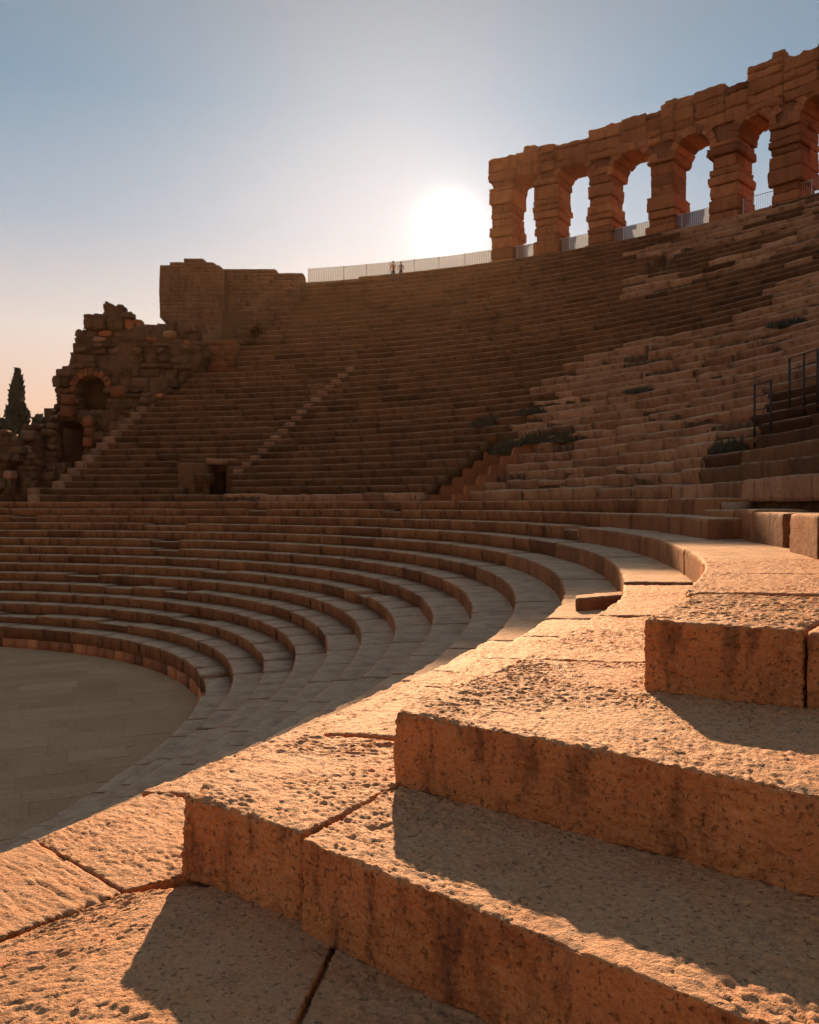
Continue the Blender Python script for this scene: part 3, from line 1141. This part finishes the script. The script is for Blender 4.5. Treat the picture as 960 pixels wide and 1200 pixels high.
# courses and ragged coping above the arches
TX = [571, 584, 667, 691, 702, 750, 776, 802, 811, 840, 846, 886, 888, 931, 938, 951, 965, 1100]
TY = [186, 182, 166, 161, 146, 133, 122, 120, 106, 100, 104, 89, 76, 61, 67, 50, 46, 10]
X = 570.0
sd = 0
while X < 1120:
    wpx = rnd.uniform(12, 44)
    th0, th1 = theta_px(KT, X), theta_px(KT, X + wpx)
    (p, tg, n), (q, _, _) = rim_pt(th0, 0.45), rim_pt(th1, 0.45)
    ch = q - p
    wd = float(np.linalg.norm(ch))
    t3 = np.array([*(ch / wd), 0])
    n3 = np.array([-t3[1], t3[0], 0])
    if np.dot(n3[:2], n) < 0:
        n3 = -n3
    og = np.array([*p, ZRIM - 0.4])
    mxp = (p + q) / 2
    ytop = np.interp(X + wpx / 2, TX, TY)
    ztop = EYE + (591 - ytop) / 1000 * mxp[1] - (ZRIM - 0.4) - 0.12 + rnd.uniform(-0.22, 0.18)
    z = CRN + 0.42
    zz = [z]
    while zz[-1] < ztop - 0.3:
        zz.append(min(ztop, zz[-1] + rnd.uniform(0.45, 0.95)))
    zz[-1] = max(ztop, zz[-1])
    for c in range(len(zz) - 1):
        e = rnd.uniform(0.0, 0.1)
        v, f = frame_box(og, t3, n3, 0.003, wd - 0.003, -e, PD + e * 0.6, zz[c] + 0.003, zz[c + 1] - 0.003, 0.09, 500 + sd, res=0.13, rad=0.04, chip=0.34)
        link_mesh('coping_stone', v, f, M['arcade'], arc, min(1, max(0, rnd.gauss(0.5, 0.14))), smooth=True)
        sd += 1
    if rnd.random() < 0.6:       # loose stones left on the ruined crest
        w_ = min(wd * 0.9, rnd.uniform(0.5, 1.3))
        x_ = rnd.uniform(0, wd - w_)
        v, f = frame_box(og, t3, n3, x_, x_ + w_, rnd.uniform(0.0, 0.5), PD - rnd.uniform(0.1, 0.8), zz[-1] - 0.03, zz[-1] + rnd.uniform(0.18, 0.55), 0.10, 700 + sd, res=0.13, rad=0.07, chip=0.35)
        link_mesh('coping_stone', v, f, M['arcade'], arc, min(1, max(0, rnd.gauss(0.45, 0.14))), smooth=True)
        sd += 1
    X += wpx

# ------------------------------------------------------------------ fence on the rim
def bar(acc, a, b, r, tone=0.5):
    a, b = np.array(a, float), np.array(b, float)
    d = b - a
    L = np.linalg.norm(d)
    d = d / L
    s = np.cross(d, [0, 0, 1.0]) if abs(d[2]) < 0.9 else np.cross(d, [1.0, 0, 0])
    s = s / np.linalg.norm(s)
    t = np.cross(d, s)
    V = []
    for e in (a, b):
        for k in range(6):
            an = k * math.pi / 3
            V.append(e + (s * math.cos(an) + t * math.sin(an)) * r)
    F = [[k, (k + 1) % 6, 6 + (k + 1) % 6, 6 + k] for k in range(6)]
    F += [[0, 3, 2, 1], [0, 5, 4, 3], [6, 7, 8, 9], [6, 9, 10, 11]]
    acc.add(np.array(V), np.array(F), tone)


fen = empty('metal_fence')
tag(fen, 'long row of pale screened fence panels with slim posts along the rim', 'fence')
tF0, tF1 = theta_px(KT, 357), theta_px(KT, 1120)
ths = cuts(KT, tF1, tF0, 1.9, 2.1, random.Random(2))
zb = ZRIM - 0.08
for i in range(len(ths)):
    p, tg, n = rim_pt(ths[i], 0.95)
    A = Acc()
    bar(A, (*p, zb), (*p, zb + 1.3), 0.035)
    A.build('post', M['steel'], fen)
    if i:
        a3, b3 = np.array([*pp, zb]), np.array([*p, zb])
        if np.linalg.norm(b3 - a3) > 4.5:
            pp = p
            continue
        A = Acc()
        for h in (0.1, 1.24):
            bar(A, a3 + [0, 0, h], b3 + [0, 0, h], 0.02)
        nb = 15
        for s in range(1, nb):
            m = a3 + (b3 - a3) * s / nb
            bar(A, m + [0, 0, 0.1], m + [0, 0, 1.24], 0.007)
        pan = A.build('panel', M['steel'], fen)
        e3 = np.array([*n, 0]) * 0.03
        pp_, pp = pp, p
        if rnd.random() < 0.22:
            continue
        link_mesh('screen', [a3 + [0, 0, .14] + e3, b3 + [0, 0, .14] + e3, b3 + [0, 0, 1.22] + e3, a3 + [0, 0, 1.22] + e3,
                             a3 + [0, 0, .14] + e3 * 1.3, b3 + [0, 0, .14] + e3 * 1.3, b3 + [0, 0, 1.22] + e3 * 1.3, a3 + [0, 0, 1.22] + e3 * 1.3],
                  [(0, 1, 2, 3), (7, 6, 5, 4), (0, 4, 5, 1), (1, 5, 6, 2), (2, 6, 7, 3), (3, 7, 4, 0)], M['screen'], pan)
    pp = p

# ------------------------------------------------------------------ ruins at the left end
def inside(poly, x, y):
    c = False
    j = len(poly) - 1
    for i in range(len(poly)):
        (xi, yi), (xj, yj) = poly[i], poly[j]
        if (yi > y) != (yj > y) and x < (xj - xi) * (y - yi) / (yj - yi) + xi:
            c = not c
        j = i
    return c


def at(px, py, d):
    """point at distance d behind the sketch position"""
    return ((px - 480) / 1000 * d, EYE + (591 - py) / 1000 * d)


def masonry(name, label, cat, poly_px, d, depth, course, length, mat, holes=(), jit=0.5, face=(0, 1, 0), along=(1, 0, 0), tone=(0.5, 0.16), part='stone', rad=0.0, d_extra=None, backing=True, maxn=290):
    """wall of single stones filling an outline (given at distance d), real depth"""
    poly = [at(x, y, d) for x, y in poly_px]
    hl = [([at(x, y, d) for x, y in h]) for h in holes]
    x0, x1 = min(p[0] for p in poly), max(p[0] for p in poly)
    z0, z1 = min(p[1] for p in poly), max(p[1] for p in poly)
    root = empty(name)
    tag(root, label, cat)
    og = np.array([0, d, 0.0])
    t3, n3 = np.array([1.0, 0, 0]), np.array([0, 1.0, 0])
    back = Acc()
    gp = 0.015 if rad else 0.004
    z = z0
    sd = 0
    while z < z1:
        h = course * (rnd.uniform(0.55, 1.45) if rad > 0.1 else rnd.uniform(0.8, 1.2))
        zc = z + h / 2
        xs = []
        for i in range(len(poly)):
            (xa, za), (xb, zb2) = poly[i], poly[i - 1]
            if (za > zc) != (zb2 > zc):
                xs.append(xa + (xb - xa) * (zc - za) / (zb2 - za))
        xs.sort()
        todo = []
        for sa, sb in zip(xs[::2], xs[1::2]):
            if backing == 'rock':
                sa, sb = sa - rnd.uniform(0, 0.3), sb + rnd.uniform(0, 0.3)
            x = sa
            while x < sb - 0.05:
                w = min(sb - x, length * rnd.uniform(0.45, 1.7))
                if sb - x - w < 0.25:
                    w = sb - x
                todo.append((x, w))
                x += w
        for x, w in todo:
            cx, cz = x + w / 2, z + h / 2
            if not any(inside(q, cx, cz) for q in hl):
                if backing == 'rock' and rnd.random() < 0.18:
                    continue
                e = rnd.uniform(-0.30, 0.40) if backing == 'rock' else rnd.uniform(0, jit)
                if d_extra:
                    e += d_extra(cx, cz)
                v, f = frame_box(og, t3, n3, x + gp, x + w - gp, e, e + min(depth, 1.1), z + gp, z + h - gp, (0.16 if rad > 0.1 else 0.07) if rad else 0.015, 900 + sd, res=max(w, h) / (6.0 if rad > 0.1 else 3.0) if rad else None, rad=rad, chip=0.25 if rad > 0.1 else 0.0)
                link_mesh(part, v, f, (M['brick'] if rnd.random() < 0.5 else M['old']) if rad > 0.1 and rnd.random() < 0.10 else mat, root, min(1, max(0, rnd.gauss(*tone))), smooth=rad > 0)
                v, f = frame_box(og, t3, n3, x - 0.03, x + w + 0.03, e + 0.5, e + depth, z - 0.03, z + h + 0.03, 0.0, 1, res=9)
                back.add(v, f, 0.3)
                sd += 1
        z += h
    if backing == 'rock':      # weathered concrete core, a lumpy solid sheet between the facing stones
        nx, nz = int((x1 - x0) / 0.16), int((z1 - z0) / 0.16)
        X2, Z2 = np.meshgrid(np.linspace(x0, x1, nx), np.linspace(z0, z1, nz), indexing='ij')
        pts = np.stack([X2.ravel(), np.zeros(X2.size), Z2.ravel()], 1)
        y2 = d + 0.45 + 0.9 * fbm(pts, 0.5, 5, 41, 0.68) - 0.35 * np.abs(vnoise(pts, 1.3, 44)) + (np.array([d_extra(a, b) for a, b in pts[:, [0, 2]]]) if d_extra else 0)
        jx, jz = 0.25 * fbm(pts, 1.1, 2, 51), 0.25 * fbm(pts, 1.1, 2, 52)
        Vf = np.stack([pts[:, 0], y2, pts[:, 2]], 1)
        Vb = Vf.copy()
        Vb[:, 1] += depth
        ok = np.array([inside(poly, a + b, c + e) and not any(inside(h_, a, c) for h_ in hl) for a, b, c, e in zip(pts[:, 0], jx, pts[:, 2], jz)]).reshape(nx, nz)
        cell = ok[:-1, :-1] & ok[1:, 1:] & ok[1:, :-1] & ok[:-1, 1:]
        F, N_ = [], nx * nz
        for a in range(nx - 1):
            for c in range(nz - 1):
                if not cell[a, c]:
                    continue
                q = (a * nz + c, (a + 1) * nz + c, (a + 1) * nz + c + 1, a * nz + c + 1)
                F.append(q)
                F.append(tuple(v + N_ for v in q[::-1]))
                for (da, dc), (e0, e1) in (((0, -1), (0, 1)), ((1, 0), (1, 2)), ((0, 1), (2, 3)), ((-1, 0), (3, 0))):
                    aa, cc_ = a + da, c + dc
                    if not (0 <= aa < nx - 1 and 0 <= cc_ < nz - 1 and cell[aa, cc_]):
                        F.append((q[e1], q[e0], q[e0] + N_, q[e1] + N_))
        link_mesh('rubble_core', np.concatenate([Vf, Vb]), np.array(F), mat, root, 0.5)
    elif backing:
        back.build('rubble_core', mat, root)
    return root


def arc_px(cx, cy, r, yb):
    return [(cx + r * math.cos(a), cy - r * math.sin(a)) for a in np.linspace(0, math.pi, 12)] + [(cx - r, yb), (cx + r, yb)]


RW = [(60, 545), (62, 482), (66, 474), (66, 432), (80, 428), (84, 405), (90, 386), (100, 384), (101, 368), (117, 366), (120, 351), (131, 350), (140, 358),
      (154, 371), (160, 380), (176, 378), (196, 371), (222, 376), (226, 392), (240, 402), (222, 432), (190, 462), (150, 503), (105, 548)]
masonry('ruined_wall', 'tall ragged ruin with a round brick arch at the left end of the seat rows', 'ruin', RW, 60.0, 3.0, 0.55, 0.8, M['ruin'],
        holes=[arc_px(108, 458, 20, 482), arc_px(80, 508, 17, 548)], jit=0.9, rad=0.11, backing='rock', d_extra=lambda x, z: max(0, (x + 18) * 0.45))
ra = empty('brick_arch')
tag(ra, 'round brick arch ring and dark niche in the ragged ruin', 'arch')
for s in range(11):
    a0, a1 = math.pi * (1 - s / 11) - 0.02, math.pi * (1 - (s + 1) / 11) + 0.02
    cx, cz = at(108, 459, 60)
    V = []
    for a, rr in ((a0, 1.12), (a1, 1.12), (a1, 1.45 + 0.12 * (s % 3)), (a0, 1.5 + 0.1 * (s % 2))):
        for y in (59.75, 60.9):
            V.append((cx + rr * math.cos(a), y, cz + rr * math.sin(a)))
    link_mesh('voussoir', V, [(0, 2, 4, 6), (7, 5, 3, 1), (0, 1, 3, 2), (2, 3, 5, 4), (4, 5, 7, 6), (6, 7, 1, 0)], M['brick'], ra, rnd.uniform(0.05, 0.35))
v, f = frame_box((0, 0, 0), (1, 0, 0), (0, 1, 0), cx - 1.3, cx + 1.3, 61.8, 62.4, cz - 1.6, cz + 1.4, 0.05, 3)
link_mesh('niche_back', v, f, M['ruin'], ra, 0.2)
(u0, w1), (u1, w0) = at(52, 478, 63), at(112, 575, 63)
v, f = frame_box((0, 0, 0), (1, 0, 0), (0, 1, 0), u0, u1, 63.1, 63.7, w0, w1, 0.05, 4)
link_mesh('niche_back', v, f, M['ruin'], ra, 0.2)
for (xa, xb, ya, yb) in ((72, 87, 462, 474), (70, 86, 475, 488), (129, 147, 452, 465), (97, 108, 488, 499), (98, 108, 500, 511), (97, 107, 512, 523)):
    (u0, w1), (u1, w0) = at(xa, ya, 59.6), at(xb, yb, 59.6)
    v, f = frame_box((0, 0, 0), (1, 0, 0), (0, 1, 0), u0, u1, 59.6, 60.8, w0, w1, 0.06, xa, res=0.4, rad=0.08)
    link_mesh('pier_stone', v, f, M['brick'], ra, rnd.uniform(0.05, 0.25), smooth=True)

WALL = [(188, 372), (187, 340), (188, 313), (208, 307), (230, 303), (250, 309), (262, 316), (262, 400), (226, 402), (200, 380)]
masonry('masonry_wall', 'tall flat faced masonry tower with a low gabled top at the rim', 'tower', WALL, 72.0, 3.5, 0.30, 0.9, M['ruin'], jit=0.03, tone=(0.74, 0.06))
WALL2 = [(262, 316), (290, 317), (355, 319), (356, 334), (330, 350), (300, 375), (262, 400)]
masonry('masonry_wall', 'masonry wall running from the gabled tower to the rim fence', 'wall', WALL2, 74.0, 2.5, 0.30, 0.9, M['ruin'], jit=0.03, tone=(0.66, 0.07))
# broken steps under the tower wall
for s in range(9):
    x0, y0 = 226 + s * 8.6, 398 - s * 5.6
    x1 = 300 + s * 6.0
    d = 67.5 + s * 0.55
    (u0, z1), (u1, _) = at(x0, y0, d), at(min(x1, 352), y0, d)
    if s == 0:
        bs = empty('broken_steps')
        tag(bs, 'worn steps climbing under the tower wall above the brown block', 'steps')
    v, f = frame_box((0, 0, 0), (1, 0, 0), (0, 1, 0), u0, u1, d, d + 1.6, z1 - 1.6, z1, 0.06, s, res=1.2)
    link_mesh('step', v, f, M['ruin'], bs, rnd.uniform(0.5, 0.75))
# stepped side wall with the dark doorway
SW = [(268, 400), (292, 372), (310, 352), (340, 336), (356, 330), (356, 345), (345, 362), (335, 378), (333, 398), (300, 402)]
masonry('stair_wall', 'sloping stub wall with a small dark doorway below the rim fence', 'wall', SW, 66.0, 1.6, 0.36, 0.7, M['ruin'],
        holes=[[(321, 390), (321, 366), (332, 362), (332, 390)], [(293, 396), (293, 381), (303, 379), (303, 396)]], jit=0.16, tone=(0.55, 0.12), rad=0.03)
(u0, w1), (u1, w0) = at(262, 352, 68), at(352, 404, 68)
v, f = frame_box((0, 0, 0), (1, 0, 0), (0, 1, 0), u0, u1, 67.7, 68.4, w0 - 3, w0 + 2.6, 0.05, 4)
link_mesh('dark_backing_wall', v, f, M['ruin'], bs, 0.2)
BW = [(222, 437), (222, 404), (250, 400), (274, 398), (277, 434)]
masonry('masonry_wall', 'low square brown wall block between the ruin and the seat rows', 'wall', BW, 64.0, 2.2, 0.45, 0.9, M['brick'], jit=0.04, tone=(0.24, 0.05))
# low piers far left
for i, (lab, pl) in enumerate((
        ('low broken pier under the cypress at the far end of the ruins', [(-20, 580), (-20, 512), (4, 506), (16, 512), (18, 538), (8, 548), (10, 580)]),
        ('slim broken pier between the cypress and the arched ruin', [(20, 580), (22, 540), (26, 500), (40, 496), (42, 520), (38, 560), (44, 580)]),
        ('crumbled wall foot below the arched ruin', [(40, 580), (46, 520), (52, 496), (62, 492), (62, 545), (100, 550), (70, 584)]))):
    masonry('ruined_pier', lab, 'ruin', pl, 57.0 + i * 1.3, 1.6, 0.5, 0.8, M['ruin'], jit=0.35, tone=(0.6, 0.15), rad=0.105, backing='rock')
hw = masonry('boundary_wall', 'long dark wall behind the broken piers', 'wall', [(-60, 600), (-60, 535), (20, 520), (70, 505), (110, 520), (110, 600)], 66.0, 1.5, 0.8, 1.6, M['ruin'], jit=0.1, tone=(0.25, 0.1))

# ------------------------------------------------------------------ trees and weeds
def leaves(pts, size, r, up=0.6):
    V, F = [], []
    for p in pts:
        p = np.array(p)
        a = rnd.uniform(0, 6.283)
        d = np.array([math.cos(a), math.sin(a), up + rnd.uniform(-0.4, 0.4)])
        d = d / np.linalg.norm(d)
        s = np.cross(d, [rnd.uniform(-1, 1), rnd.uniform(-1, 1), rnd.uniform(-1, 1)])
        s = s / (np.linalg.norm(s) + 1e-6)
        L = size * rnd.uniform(0.6, 1.4)
        b = len(V)
        V += [p - d * L * 0.5, p + s * L * 0.28, p + d * L * 0.7, p - s * L * 0.28]
        F.append((b, b + 1, b + 2, b + 3))
    return V, F


def tree(label, x, y, z0, zt, prof, n, size, mat, name='cypress_tree', cat='tree', group=None):
    root = empty(name)
    tag(root, label, cat, group)
    A = Acc()
    h = zt - z0
    bar(A, (x, y, z0), (x, y, z0 + h * 0.3), 0.28)
    bar(A, (x, y, z0 + h * 0.29), (x, y, z0 + h * 0.93), 0.14)
    for k in range(14):
        zz = z0 + h * (0.15 + 0.055 * k)
        a = k * 2.4
        bar(A, (x, y, zz), (x + math.cos(a) * prof(0.5) * 0.7, y + math.sin(a) * prof(0.5) * 0.7, zz + h * 0.06), 0.05)
    A.build('trunk', M['bark'], root)
    pts = []
    for _ in range(n):
        t = rnd.random() ** 0.8
        a = rnd.uniform(0, 6.283)
        lump = 1 + 0.28 * math.sin(a * 3 + t * 19) + 0.18 * math.sin(a * 5 - t * 31)
        rr = prof(t) * lump * math.sqrt(rnd.uniform(0.15, 1.0))
        pts.append((x + rr * math.cos(a), y + rr * math.sin(a), z0 + h * (0.06 + 0.94 * t)))
    V, F = leaves(pts, size, 0, 1.2)
    link_mesh('crown', V, F, M[mat], root)
    return root


cx, cz = at(21, 434, 84)
tree('tall narrow dark cypress behind the low ruins at the far left', cx, 84, -0.2, cz, lambda t: 1.45 * (1 - t ** 2.2) ** 0.8 * (0.75 + 0.4 * t) + 0.05, 7000, 0.5, 'cypress')
for i, (px, py, w, lab) in enumerate(((2, 492, 2.2, 'dark rounded shrub left of the cypress'), (46, 487, 1.9, 'dark low shrub between the cypress and the arched ruin'))):
    cx, cz = at(px, py, 80)
    tree(lab, cx, 80, -0.2, cz, lambda t, w=w: w * (1 - t ** 3) ** 0.6 + 0.1, 3200, 0.45, 'cypress', 'evergreen_shrub', 'shrub')


WEEDS = [(600, 528, 1.5, 0.9, 'dark weed clump in a gap of the pale old rows, lowest on the seat edge'), (640, 512, 1.8, 0.8, 'wide dark weed patch along a broken pale row'),
         (665, 508, 1.0, 0.6, 'small weed tuft at the end of the wide weed patch'), (575, 492, 1.4, 0.7, 'weed tuft above the reddish passage wall'),
         (632, 478, 1.6, 0.5, 'flat weed strip where pale rows meet dark rows'), (850, 522, 0.6, 0.5, 'brown weeds left of the iron railing'),
         (868, 508, 0.7, 0.5, 'weed clump against the foot of the railing post'), (935, 372, 1.6, 0.5, 'green weeds on a broken row above the railings'),
         (760, 452, 1.5, 0.35, 'thin weed line on an old pale row')]
for px, py, w, h, lab in WEEDS:
    q, z, k = seat_at(px, py)
    V, F = [], []
    for _ in range(520):
        a, rr = rnd.uniform(0, 6.283), math.sqrt(rnd.random())
        c = np.array([q[0] + rr * math.cos(a) * w * 0.8, q[1] + rr * math.sin(a) * 0.4 + 0.05, z - 0.40])
        hz = h * (0.35 + 0.65 * (1 - rr)) * rnd.uniform(0.5, 1.3)
        an = rnd.uniform(0, 6.283)
        lean = np.array([math.cos(an), math.sin(an), 0]) * hz * rnd.uniform(0.1, 0.55)
        sd_ = np.array([-math.sin(an), math.cos(an), 0]) * rnd.uniform(0.02, 0.05)
        b = len(V)
        V += [c - sd_, c + sd_, c + lean * 0.5 + sd_ + [0, 0, hz * 0.65], c + lean + [0, 0, hz]]
        F.append((b, b + 1, b + 2, b + 3))
    tag(link_mesh('weed_clump', V, F, M['weed']), lab, 'weeds', 'weeds growing on the seat rows')

# ------------------------------------------------------------------ iron railings at the passage
rl = empty('iron_railing')
tag(rl, 'short dark iron guard railings on the soiled rows of the pale bank, their shade painted in', 'railing')
for pxs, py, hp_ in (((884, 903), 514, 1.5), ((925, 942, 958), 477, 1.5)):
    prev = None
    q0, z, k = seat_at(pxs[0], py)
    for px in pxs:
        q = path(k, [theta_px(k, px)])[0]
        b = np.array([q[0] + 0.05, q[1] + 0.10, z])
        A = Acc()
        bar(A, b - [0, 0, 0.3], b + [0, 0, hp_], 0.032)
        A.build('post', M['iron'], rl)
        if prev is not None:
            A = Acc()
            for f_ in (0.5, 0.76, 0.98):
                bar(A, prev + [0, 0, hp_ * f_], b + [0, 0, hp_ * f_], 0.017)
            A.build('rail', M['iron'], rl)
        prev = b

# ------------------------------------------------------------------ two people at the fence
def person(label, loc, yaw, shirt, scale=1.0, arm=0.25):
    J = [(0, 0, 0.95, .13, .10), (0, 0, 1.15, .125, .09), (0, 0, 1.38, .16, .10), (0, 0, 1.50, .06, .06), (0, 0.01, 1.60, .085, .10), (0, 0.015, 1.70, .075, .09),
         (-.10, 0, 0.88, .095, .095), (-.11, .03, 0.48, .065, .065), (-.11, 0, 0.08, .045, .05), (-.12, .14, 0.03, .04, .03),
         (.10, 0, 0.88, .095, .095), (.12, .02, 0.48, .065, .065), (.13, -.02, 0.08, .045, .05), (.14, .12, 0.03, .04, .03),
         (-.20, 0, 1.40, .06, .06), (-.27, 0, 1.13, .045, .045), (-.24, arm, 0.95, .035, .035), (-.23, arm + .09, 0.93, .03, .02),
         (.20, 0, 1.40, .06, .06), (.28, 0, 1.13, .045, .045), (.26, arm * .5, 0.90, .035, .035), (.25, arm * .5 + .05, 0.83, .03, .02)]
    E = [(0, 1), (1, 2), (2, 3), (3, 4), (4, 5), (0, 6), (6, 7), (7, 8), (8, 9), (0, 10), (10, 11), (11, 12), (12, 13), (2, 14), (14, 15), (15, 16), (16, 17), (2, 18), (18, 19), (19, 20), (20, 21)]
    me = bpy.data.meshes.new('person')
    me.from_pydata([j[:3] for j in J], E, [])
    o = bpy.data.objects.new('person', me)
    COL.objects.link(o)
    sk = o.modifiers.new('skin', 'SKIN')
    sk.use_smooth_shade = True
    for i, j in enumerate(J):
        me.skin_vertices[0].data[i].radius = j[3:5]
        me.skin_vertices[0].data[i].use_root = i == 0
    sb = o.modifiers.new('sub', 'SUBSURF')
    sb.levels = sb.render_levels = 1
    dg = bpy.context.evaluated_depsgraph_get()
    m2 = bpy.data.meshes.new_from_object(o.evaluated_get(dg))
    o.modifiers.clear()
    o.data = m2
    m2.materials.clear()
    for k in ('skin', shirt, 'denim'):
        m2.materials.append(M[k])
    for p in m2.polygons:
        c = p.center
        p.material_index = 0 if c.z > 1.48 or (abs(c.x) > .2 and c.z < 1.02 and c.z > 0.7) else (1 if c.z > 0.93 else 2)
        p.use_smooth = True
    hv, hf = [], []
    for a in range(5):
        for b in range(10):
            t, ph = a / 4 * 1.7, b * math.pi / 5
            hv.append((0.092 * math.sin(t) * math.cos(ph), -0.005 + 0.108 * math.sin(t) * math.sin(ph), 1.66 + 0.115 * math.cos(t)))
    for a in range(4):
        for b in range(10):
            hf.append((a * 10 + b, a * 10 + (b + 1) % 10, (a + 1) * 10 + (b + 1) % 10, (a + 1) * 10 + b))
    h = link_mesh('hair', hv, hf, M['hair'], o, smooth=True)
    o.location = loc
    o.rotation_euler = (0, 0, yaw)
    o.scale = (scale,) * 3
    tag(o, label, 'person')
    return o


for px, sh, yaw, sc, lab in ((466, 'shirt', 2.6, 1.0, 'person in a reddish top standing at the rim fence, nearer the tower'),
                             (475, 'coat', 3.3, 0.93, 'person in brown standing at the rim fence, nearer the sun')):
    p, tg, n = rim_pt(theta_px(KT, px), -0.92)
    person(lab, (p[0], p[1], ZRIM - 2 * UR + 0.01), yaw, sh, sc * 0.88)

# ------------------------------------------------------------------ evening air that glows round the sun
hv = [(x, y, z) for z in (-1.25, 40.0) for x, y in ((-910, -910), (910, -910), (910, 910), (-910, 910))]
hz = bpy.data.meshes.new('haze')
hz.from_pydata(hv, [], [(3, 2, 1, 0), (4, 5, 6, 7), (0, 1, 5, 4), (1, 2, 6, 5), (2, 3, 7, 6), (3, 0, 4, 7)])
hm = bpy.data.materials.new('haze')
hm.use_nodes = True
hm.node_tree.nodes.clear()
ho = hm.node_tree.nodes.new('ShaderNodeOutputMaterial')
hp = hm.node_tree.nodes.new('ShaderNodeVolumePrincipled')
hp.inputs['Color'].default_value = (1.0, 0.66, 0.38, 1)
hp.inputs['Density'].default_value = 0.000065
hp.inputs['Anisotropy'].default_value = 0.76
hm.node_tree.links.new(hp.outputs[0], ho.inputs['Volume'])
hz.materials.append(hm)
hob = bpy.data.objects.new('haze', hz)
COL.objects.link(hob)
hob['kind'] = 'stuff'
